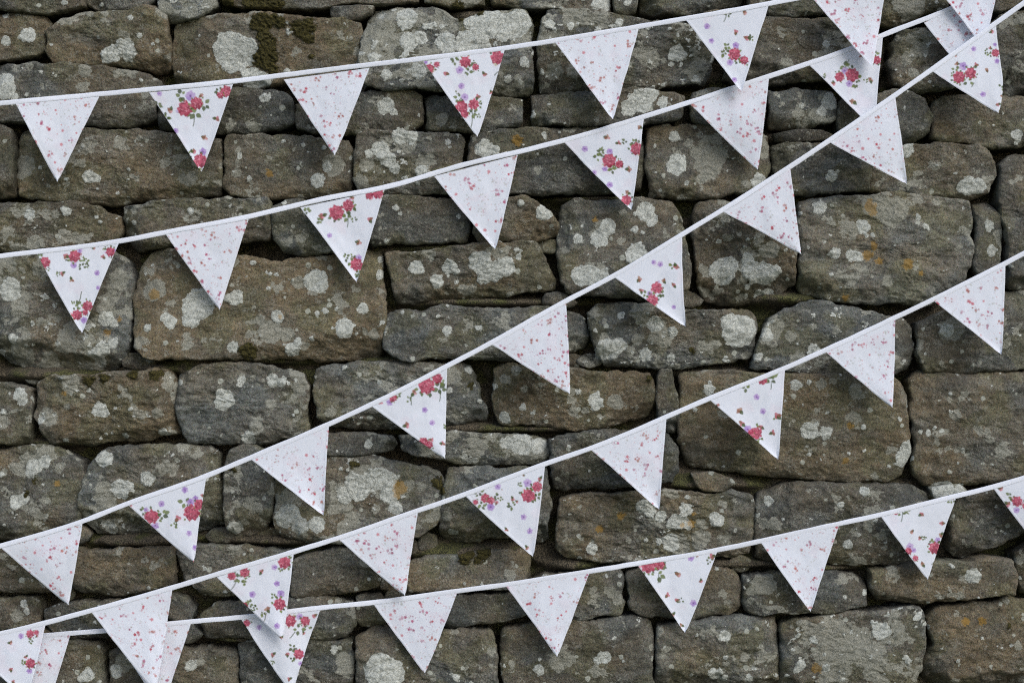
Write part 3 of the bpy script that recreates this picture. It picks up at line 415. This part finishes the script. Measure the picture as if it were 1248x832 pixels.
    HH = np.concatenate([(-h).ravel()]+[q_[1] for q_ in back])
    nrow = nr+len(back)
    V = np.stack([(XX-624)*K, HH*K, (416-ZZ)*K+CZ], 1)
    V = np.vstack([V, [(c[0]-624)*K, -(h[0].mean())*K, (416-c[1])*K+CZ]])
    F = grid_faces(nrow, n, True)
    ci = len(V)-1; cap = np.stack([np.full(n, ci), (np.arange(n)+1) % n, np.arange(n), np.full(n, ci)], 1)
    j = np.arange(0, n-1, 2); cap = np.stack([np.full(len(j), ci), (j+2) % n, j+1, j], 1)
    if n % 2: cap = cap  # last wedge closes through modulo
    F = np.vstack([F[:, ::-1], cap[:, ::-1]])
    def app(a, nb): return np.concatenate([a.ravel()]+[a[-1].ravel()]*nb+[[a[0].mean()]])
    nb = len(back)
    base_c = np.ones((len(V), 4)); 
    for i in range(3): base_c[:, i] = app(C[..., i], nb)
    base_c[:, 3] = app(rim, nb)
    fl = np.stack([app(a, nb) for a in (Wf, Gf, Of, Mf)], 1)
    fl[nr*n:-1, :3] = -8
    if b.shape[0] and A < 0: F = F[:, ::-1]
    return V, F, base_c, fl, c, abs(A)
wall = bpy.data.objects.new('stone_wall', None); col.objects.link(wall)
wall['label'] = 'dry stone wall of rough brown and grey blocks spotted with pale lichen'; wall['category'] = 'wall'
areas = []
for i, s in enumerate(ST):
    p = np.array(s[0], float); q_ = np.roll(p, -1, 0); areas.append(abs((p[:, 0]*q_[:, 1]-q_[:, 0]*p[:, 1]).sum())/2)
order = np.argsort(areas)[::-1]; keep = set(order[:98].tolist())
rest = []
special = {14: 'wide brown stone with dark moss and a large round pale lichen', 47: 'big squarish grey stone with orange lichen flecks',
           50: 'largest brown stone with several round pale lichens', 2: 'pale lichen-covered stone at the top'}
for i, s in enumerate(ST):
    V, F, bc, fl, c, A = stone_mesh(*s, seed=100+i*7)
    if i in keep:
        loc = np.array([(c[0]-624)*K, 0, (416-c[1])*K+CZ]); o = link_mesh('stone', V-loc, F, [M_stone], wall, {'base': bc, 'field': fl}); o.location = loc
        if i in special: o['label'] = special[i]
    else: rest.append((V, F, bc, fl))
# chips wedged in the open joints
cgx, cgy = np.meshgrid(np.arange(0, 1250, 5.), np.arange(0, 834, 5.)); gap = np.full(cgx.shape, 99.)
for s in ST:
    p = np.array(s[0], float); bb0 = p.min(0)-25; bb1 = p.max(0)+25
    mk = (cgx > bb0[0]) & (cgx < bb1[0]) & (cgy > bb0[1]) & (cgy < bb1[1]); gx_, gy_ = cgx[mk], cgy[mk]
    e = np.roll(p, -1, 0)-p; ins = np.zeros(gx_.shape, int)
    for a, ev in zip(p, e):
        ya, yb2 = a[1], a[1]+ev[1]; cross = ((ya > gy_) != (yb2 > gy_)); ins += cross & (gx_ < a[0]+ev[0]*(gy_-ya)/(ev[1]+1e-9))
    dd = edge_dist(gx_, gy_, p)*np.where(ins % 2 == 1, -1, 1); gap[mk] = np.minimum(gap[mk], dd)
r3 = np.random.default_rng(77); cand = np.argwhere(gap > 4.2); placed = []
for k in np.argsort(-gap[gap > 4.2]):
    i, j = cand[k]; x, y, g_ = cgx[i, j], cgy[i, j], gap[i, j]
    if all(abs(x-a) > 17 or abs(y-b_) > 9 for a, b_ in placed) and len(placed) < 75:
        placed.append((x, y))
        if r3.random() < .3: continue
        rx, ry = min(g_, 12)*r3.uniform(1.0, 1.9), min(g_, 12)*r3.uniform(.7, 1.)
        t0 = r3.uniform(-.2, .2); poly = []
        for q0 in np.linspace(0, 2*math.pi, 9)[:-1]:
            k0 = r3.uniform(.8, 1.12); u0, v0 = rx*math.cos(q0)*k0, ry*math.sin(q0)*k0; poly.append((x+u0*math.cos(t0)-v0*math.sin(t0), y+u0*math.sin(t0)+v0*math.cos(t0)))
        V, F, bc, fl, c, A = stone_mesh(poly, r3.uniform(.3, .8), r3.uniform(.7, 1.1), .25, int(r3.integers(10000, 90000)), step=1.5)
        V[:, 1] += r3.uniform(12, 20)*K; rest.append((V, F, bc, fl))
# stones of the wall beyond the picture
def rect(x0, y0, x1, y1, r):
    j = lambda: r.uniform(-4, 4); g = 3.5
    x0 += g; x1 -= g; y0 += g; y1 -= g; mx = (x0+x1)/2; k = min(x1-x0, y1-y0)*.16
    return [(x0+k, y0+j()*.4), (mx+j(), y0+j()*.5), (x1-k, y0+j()*.4), (x1, y0+k), (x1+j()*.4, (y0+y1)/2), (x1, y1-k), (x1-k, y1), (mx, y1+j()*.4), (x0+k, y1), (x0, y1-k), (x0, (y0+y1)/2), (x0, y0+k)]
r2 = np.random.default_rng(5)
def fill(x0, x1, y0, y1, rows):
    ys = np.linspace(y0, y1, rows+1); ys[1:-1] += r2.uniform(-9, 9, rows-1)
    for a, b_ in zip(ys[:-1], ys[1:]):
        x = x0
        while x < x1-20:
            w = r2.uniform(75, 190); w = w if x+w < x1-50 else x1-x
            V, F, bc, fl, c, A = stone_mesh(rect(x, a, x+w, b_, r2), r2.uniform(.3, .8), 1., r2.uniform(.15, .6), int(r2.integers(3000, 90000)), step=4.)
            rest.append((V, F, bc, fl)); x += w
fill(-260, 1508, -190, -18, 3); fill(-260, 1508, 848, 1016, 2); fill(-260, -18, -18, 848, 11); fill(1265, 1508, -18, 848, 11)
off = 0; VV = []; FF = []; BB = []; LL = []
for V, F, bc, fl in rest: VV.append(V); FF.append(F+off); BB.append(bc); LL.append(fl); off += len(V)
o = link_mesh('wall_rubble', np.vstack(VV), np.vstack(FF), [M_stone], wall, {'base': np.vstack(BB), 'field': np.vstack(LL)})
o['kind'] = 'stuff'; o['label'] = 'smallest stones wedged into the joints and outer stones of the wall'
# earth and moss packed in the joints
step = 2.6; gx = np.arange(-258, 1508, step); gy = np.arange(-188, 1018, step)
GX, GY = np.meshgrid(gx, gy)
dep = 42+10*fbm(GX/40, GY/25, 900, 3)
FILLS = [(575,18,40,12,8),(190,449,50,7,7),(160,662,60,9,8),(330,660,80,8,9),(570,676,75,12,4),(560,302,90,8,9),(600,368,110,8,9),(960,364,50,10,9),(870,455,60,8,12),(975,165,45,10,10),
 (230,246,60,5,12),(700,690,40,10,8),(650,523,80,6,11),(430,156,60,5,13),(1000,694,60,6,13),(860,585,40,8,12),(1120,605,60,8,12),(290,440,100,5,14),(740,241,80,5,13),(50,457,60,10,9),(900,690,60,6,12),(300,782,60,5,12),(1180,300,8,60,20),(560,523,60,8,13),(230,452,20,40,14),(60,540,60,6,12),(480,440,40,5,14),(1050,590,80,6,15),(860,592,60,8,8)]
for cx, cy, rx, ry, dp in FILLS:
    m = np.exp(-(((GX-cx)/rx)**2+((GY-cy)/ry)**2)**1.3); dep = dep*(1-m)+(dp*.8-2)*m
dep = dep+3.0*fbm(GX/12, GY/9, 910, 4, .6)
V = np.stack([(GX-624)*K, dep*K, (416-GY)*K+CZ], -1).reshape(-1, 3)
F = grid_faces(len(gy), len(gx))
o = link_mesh('earth_fill', V, F[:, ::-1] if False else F, [M_soil], wall); o['label'] = 'dark earth and moss packed in the joints between stones'; o['kind'] = 'stuff'
# ---------------------------------------------------------------- bunting
def to3(px, py, y):
    s = (DC+y)/DC
    return np.stack([(px-624)*K*s, y, (416-py)*K*s+CZ], -1)
def smooth_path(P, step=4.):
    P = np.array(P, float); n = len(P); x = P[:, 0]; y = P[:, 1]
    m = np.gradient(y, x); xs = np.arange(x[0], x[-1], step)
    i = np.clip(np.searchsorted(x, xs)-1, 0, n-2); hh = x[i+1]-x[i]; t = (xs-x[i])/hh
    ys = (2*t**3-3*t**2+1)*y[i]+(t**3-2*t**2+t)*hh*m[i]+(-2*t**3+3*t**2)*y[i+1]+(t**3-t**2)*hh*m[i+1]
    ys = np.convolve(np.pad(ys, 6, mode='reflect', reflect_type='odd'), np.ones(13)/13, 'valid')
    return xs, ys
def parse_print(t):
    if not t: return None
    k, *it = t.split(); ox, oy, s = TL[k]; out = []
    for e in it:
        v = list(map(float, e[1:].split(',')))
        if e[0] == 's': out.append(('s', ox+v[0]/s, oy+v[1]/s, ox+v[2]/s, oy+v[3]/s))
        else: out.append((e[0], ox+v[0]/s, oy+v[1]/s, v[2]/s*{'R': 1.04, 'K': 1.35, 'V': 1.25, 'b': 1.1}[e[0]], 0))
    return out
ROSE_D = np.array([.20, .006, .03]); ROSE_L = np.array([.66, .12, .20]); ROSE_P = np.array([.80, .38, .46])
LEAF_D = np.array([.04, .065, .02]); LEAF_L = np.array([.20, .25, .08]); VIO = np.array([.36, .20, .58]); VIO_L = np.array([.60, .46, .74])
def blend(C, m, col_): C += (col_-C)*m[..., None]
def paint(X, Y, spec, seed):
    r = np.random.default_rng(seed)
    C = np.ones(X.shape+(3,))*np.array([.79, .825, .92])
    pk = sst(.25, .9, fbm(X/16+seed, Y/16, 5, 3)); blend(C, pk*.30, np.array([.80, .70, .80]))
    def blob(x, y, rad, wob, f=5):
        a = np.arctan2(Y-y, X-x); ph = r.uniform(0, 6.3)
        R = rad*(1+wob*np.sin(f*a+ph)+wob*.6*np.sin((2*f-3)*a+ph*2)); return sst(.45, -.45, np.hypot(X-x, Y-y)-R), a
    def leaf(x, y, L, ang, c):
        u = (X-x)*math.cos(ang)+(Y-y)*math.sin(ang); v = -(X-x)*math.sin(ang)+(Y-y)*math.cos(ang)
        t = np.clip(u/L, 0, 1); w = L*.36*np.sin(np.pi*t**.8)
        m = sst(.4, -.4, np.abs(v)-w)*(u > 0)*(u < L); blend(C, m*.9, c); blend(C, sst(.35, 0, np.abs(v))*(u > 0)*(u < L)*.4, LEAF_L)
    if spec is None:
        x0, x1, y0, y1 = X.min(), X.max(), Y.min(), Y.max()
        n = 0; pts = []
        for _ in range(600):
            p = (r.uniform(x0, x1), r.uniform(y0, y1))
            if all(math.hypot(p[0]-a, p[1]-b) > 11.5 for a, b in pts): pts.append(p)
        for (x, y) in pts:
            kind = r.random()
            if kind < .62:
                c = (np.array([.55, .10, .14]), np.array([.50, .20, .18]), np.array([.48, .14, .24]))[int(r.integers(0, 3))]
                for k in range(int(r.integers(2, 6))):
                    m, _ = blob(x+r.normal(0, 2.6), y+r.normal(0, 2.4), r.uniform(.7, 1.85), .2); blend(C, m*r.uniform(.55, 1.), c*r.uniform(.7, 1.1))
                for k in range(4):
                    m, _ = blob(x+r.normal(0, 4), y+r.normal(0, 4), .55, .1); blend(C, m*.6, c)
                if r.random() < .5:
                    m, _ = blob(x+r.normal(0, 2.5), y+r.normal(0, 2.5), 1., .15); blend(C, m*.5, np.array([.28, .30, .18]))
            elif kind < .85:
                for k in range(7):
                    m, _ = blob(x+r.normal(0, 3), y+r.normal(0, 2.8), r.uniform(.5, 1.1), .15)
                    blend(C, m*.5, np.array([.38, .38, .30]) if r.random() < .5 else np.array([.55, .35, .40]))
            else:
                m, _ = blob(x, y, r.uniform(1.2, 2.), .15); blend(C, m*.8, np.array([.62, .18, .22]))
        for k in range(60):
            m, _ = blob(r.uniform(x0, x1), r.uniform(y0, y1), r.uniform(.35, .85), .1); blend(C, m*r.uniform(.45, .85), np.array([.62, .17, .17]))
        return C
    for (k, x, y, a_, b_) in sorted(spec, key=lambda e: 'sKVbR'.index(e[0])):
        if k == 's':
            L = math.hypot(a_-x, b_-y); u = ((X-x)*(a_-x)+(Y-y)*(b_-y))/L; v = (-(X-x)*(b_-y)+(Y-y)*(a_-x))/L
            v = v+.08*u*np.sin(u/L*3); blend(C, sst(.85, .25, np.abs(v))*(u > 0)*(u < L)*.85, LEAF_D*1.3)
        elif k == 'K':
            a0 = r.uniform(0, 6.3)
            for j in range(int(r.integers(4, 7))):
                an = a0+j*1.3+r.uniform(-.4, .4); L = a_*r.uniform(.7, 1.15); o_ = a_*r.uniform(.0, .6)
                leaf(x+o_*math.cos(an), y+o_*math.sin(an), L, an+r.uniform(-.7, .7), LEAF_D+(LEAF_L-LEAF_D)*r.uniform(0, 1.1))
        elif k == 'V':
            for j in range(5):
                t = j*1.257+x; m, _ = blob(x+a_*.5*math.cos(t), y+a_*.5*math.sin(t), a_*.46, .12, 3); blend(C, m*.85, VIO+(VIO_L-VIO)*r.uniform(0, 1))
            m, _ = blob(x, y, a_*.22, .1); blend(C, m*.8, np.array([.18, .08, .30]))
        elif k == 'b':
            m, _ = blob(x, y, a_*.62, .2, 3); blend(C, m*.85, np.array([.50, .11, .15]) if r.random() < .65 else np.array([.42, .22, .14]))
            m, _ = blob(x+a_*.3, y+a_*.25, a_*.3, .15); blend(C, m*.6, ROSE_P)
            leaf(x, y, a_*1.3, r.uniform(0, 6.3), LEAF_D*1.5); leaf(x, y, a_*1.1, r.uniform(0, 6.3), np.array([.30, .13, .10]))
        elif k == 'R':
            if a_ > 3.2:   # sprigs, small leaves and pale blossom round the bloom
                for j in range(9):
                    an = r.uniform(0, 6.3); q0 = a_*r.uniform(.75, 1.15)
                    px_, py_ = x+q0*math.cos(an), y+q0*math.sin(an); t_ = r.random()
                    if t_ < .6: leaf(px_, py_, a_*r.uniform(.35, .6), an+r.uniform(-.9, .9), LEAF_D+(LEAF_L-LEAF_D)*r.uniform(0, 1.2))
                    else:
                        mm_, _ = blob(px_, py_, a_*r.uniform(.12, .24), .2); blend(C, mm_*.8, (VIO_L, ROSE_P, np.array([.55, .50, .35]), np.array([.42, .12, .16]))[int(r.integers(0, 4))])
            m, a = blob(x, y, a_*.97, .09, 7)
            d = np.hypot(X-x, Y-y)/max(a_, .1)
            sw = .5+.5*np.sin(a*2+d*9+3*fbm((X-x)/2.2, (Y-y)/2.2, seed, 2))
            sw = sw*.35+.4*sst(-.4, .5, fbm(X/2.3, Y/2.3, seed+3, 2))+.25*sst(.9, -.7, ((Y-y)+(X-x)*.4)/a_)
            cc = ROSE_D+(ROSE_L-ROSE_D)*sw[..., None]
            C += (cc-C)*(m*.95)[..., None]
            hl = sst(.45, .9, fbm(X/1.3+5, Y/1.3, seed+9, 2)); blend(C, m*hl*.75, ROSE_P)
    return C
for li, Bn in enumerate(BUNT):
    yb = -Bn['y']; xs, ys = smooth_path(Bn['tape'])
    root = bpy.data.objects.new('bunting_string', None); col.objects.link(root)
    mid = to3(np.array([xs[len(xs)//2]]), np.array([ys[len(xs)//2]]), np.array([yb]))[0]
    root.location = mid; root['label'] = Bn['label']; root['category'] = 'bunting'; root['group'] = 'strings of floral bunting hung across the wall'
    rr = np.random.default_rng(40+li)
    ywave = yb+.004*vnoise(xs/120, xs*0, 60+li)
    # folded tape: a thin closed band, slightly thicker at its folded top edge
    ang = np.arctan2(np.gradient(ys), np.gradient(xs)); nx, ny = -np.sin(ang), np.cos(ang)
    tw = .30*vnoise(xs/70, xs*0, 70+li)
    prof = [(-3.0, 0), (-2.8, -.35), (-1.5, -.45), (.4, -.42), (2.0, -.36), (2.9, -.12), (3.0, .0), (2.2, .3), (-1.5, .35), (-2.8, .3)]
    rows = []
    for (a, dz) in prof:
        w = a*1.0+.22*vnoise(xs/17, xs*0+a, 80+li)
        px = xs+nx*w; py = ys+ny*w
        rows.append(to3(px, py, ywave+(dz*K*1.0)+tw*K*a*.35))
    V = np.stack(rows, 1).reshape(-1, 3); n = len(prof)
    F = grid_faces(len(xs), n, True)
    F = np.vstack([F, [[0, 1, 8, 9], [1, 2, 7, 8], [2, 3, 6, 7], [3, 4, 5, 6]]])
    link_mesh('tape', V-mid, F, [M_tape], root)
    for pi, (tl, tr, tip, spec) in enumerate(Bn['pen']):
        tl, tr, tip = (np.array(v, float) for v in (tl, tr, tip)); sd = li*100+pi*11+3
        cen = (tl+tr+tip)/3
        nr_, nc = 132, 120
        t = np.linspace(0, .985, nr_)[:, None]; s = np.linspace(0, 1, nc)[None]
        # sides bow a little, top follows the tape, the tip is rounded
        def bow(P, Q, t, k): n_ = np.array([-(Q-P)[1], (Q-P)[0]])/np.linalg.norm(Q-P); return P+(Q-P)*t[..., None]+n_*(k*np.sin(np.pi*t)+.35*vnoise(t*7, t*0+k, sd))[..., None]
        Lc = bow(tl, tip, t, rr.uniform(-1.2, 1.0)); Rc = bow(tr, tip, t, rr.uniform(-1.0, 1.2))
        if (li, pi) == (2, 8): Rc = Rc+np.array([7.0, 2.])*np.sin(np.pi*np.clip(t, 0, 1)**1.3)[..., None]*t[..., None]**.5
        XY = Lc*(1-s[..., None])+Rc*s[..., None]
        rnd = sst(.93, .985, t)*(np.abs(s-.5)*2)**2*1.6; XY = XY-(tip-(tl+tr)/2)/np.linalg.norm(tip-(tl+tr)/2)*rnd[..., None]
        X, Y = XY[..., 0], XY[..., 1]
        # the cloth: top edge inside the tape, soft billow, slight curl at the tip
        u = X-cen[0]; v = Y-cen[1]
        yy = np.interp(X, xs, ywave)
        amp = sst(0, .35, t)
        bill = rr.uniform(.4, 1.3)*2.2*vnoise(u/42+sd, v/60, sd)+.7*vnoise(u/15+sd, v/45, sd+2)+.22*vnoise(u/7+sd, v/11, sd+6)
        tilt = rr.uniform(-5, 2)*t**1.5+(s-.5)*(1-t)*rr.uniform(-4, 4)
        curl = rr.uniform(-3, 3)*t*(s-.5)**2*4
        dz = amp*(bill+tilt+curl)
        # ends of the triangle stay in the tape
        yy = yy+dz*K
        V = to3(X, Y, yy)
        # seam line where the cloth is turned under, close to the long sides
        C = paint(X, Y, parse_print(spec), sd)
        C4 = np.concatenate([C, np.ones(C.shape[:2]+(1,))], -1)
        edge = np.minimum(s, 1-s)*(1-t)*95
        V[..., 1] -= .0005*np.exp(-((edge-1.6)/1.1)**2)
        org = to3(np.array([(tl[0]+tr[0])/2]), np.array([(tl[1]+tr[1])/2]), np.array([yb]))[0]
        o = link_mesh('pennant', V.reshape(-1, 3)-org, grid_faces(nr_, nc), [M_print], root, {'print': C4.reshape(-1, 4)})
        o.location = org-mid
        o['label'] = 'white cotton pennant printed with red roses and violets' if spec else 'white cotton pennant printed with tiny scattered red flowers'
# ---------------------------------------------------------------- ground in front of the wall (below the picture)
m, nt, b = mat('grass_ground'); q = N(nt)
tc = q('ShaderNodeTexCoord').outputs['Object']
nn = q('ShaderNodeTexNoise', {'Vector': tc, 'Scale': 8., 'Detail': 6.}).outputs[0]
nt.links.new(q.mix(nn, (.03, .045, .015, 1), (.10, .12, .05, 1)), b.inputs['Base Color']); b.inputs['Roughness'].default_value = .95
gxs = np.linspace(-400, 400, 3)
V = [(a, c_, 0.) for c_ in (-400, 400) for a in (-400, 400)]
g = link_mesh('ground', V, [[0, 1, 3, 2]], [m]); g['kind'] = 'structure'; g['label'] = 'grassy ground at the foot of the wall'
# ---------------------------------------------------------------- light
sc = bpy.context.scene
w = bpy.data.worlds.new('World'); sc.world = w; w.use_nodes = True; nt = w.node_tree; q = N(nt)
Ld = np.array([.62, -1.0, .95]); Ld /= np.linalg.norm(Ld)
el = math.asin(Ld[2]); az = math.atan2(Ld[0], Ld[1])
sky = q('ShaderNodeTexSky', sky_type='NISHITA'); sky.sun_disc = False; sky.sun_elevation = el; sky.sun_rotation = az
sky.air_density = 1.0; sky.dust_density = 2.5; sky.ozone_density = 1.0
hs = q('ShaderNodeHueSaturation', {'Saturation': 1.1, 'Color': sky.outputs[0]})
bg = nt.nodes['Background']; nt.links.new(hs.outputs[0], bg.inputs[0]); bg.inputs[1].default_value = .113
sl = bpy.data.lights.new('sun', 'SUN'); sl.energy = 1.2; sl.angle = math.radians(34); sl.color = (.91, .96, 1.)
so = bpy.data.objects.new('sun', sl); col.objects.link(so)
from mathutils import Vector
so.rotation_euler = Vector(Ld).to_track_quat('Z', 'Y').to_euler(); so.location = (2, -3, 5)
# ---------------------------------------------------------------- camera
cd = bpy.data.cameras.new('camera'); co = bpy.data.objects.new('camera', cd); col.objects.link(co)
co.location = (0, -DC, CZ); co.rotation_euler = (math.pi/2, 0, 0)
cd.sensor_width = 36; cd.lens = 36*DC/(1248*K); cd.clip_end = 2000
sc.camera = co
vs = sc.view_settings; vs.view_transform = 'Standard'; vs.look = 'None'; vs.gamma = 1; vs.use_curve_mapping = False; vs.exposure = EXPO
sc.cycles.max_bounces = 4; sc.cycles.diffuse_bounces = 3; sc.cycles.use_denoising = False; sc.cycles.filter_width = 1.15; sc.render.filter_size = 1.15
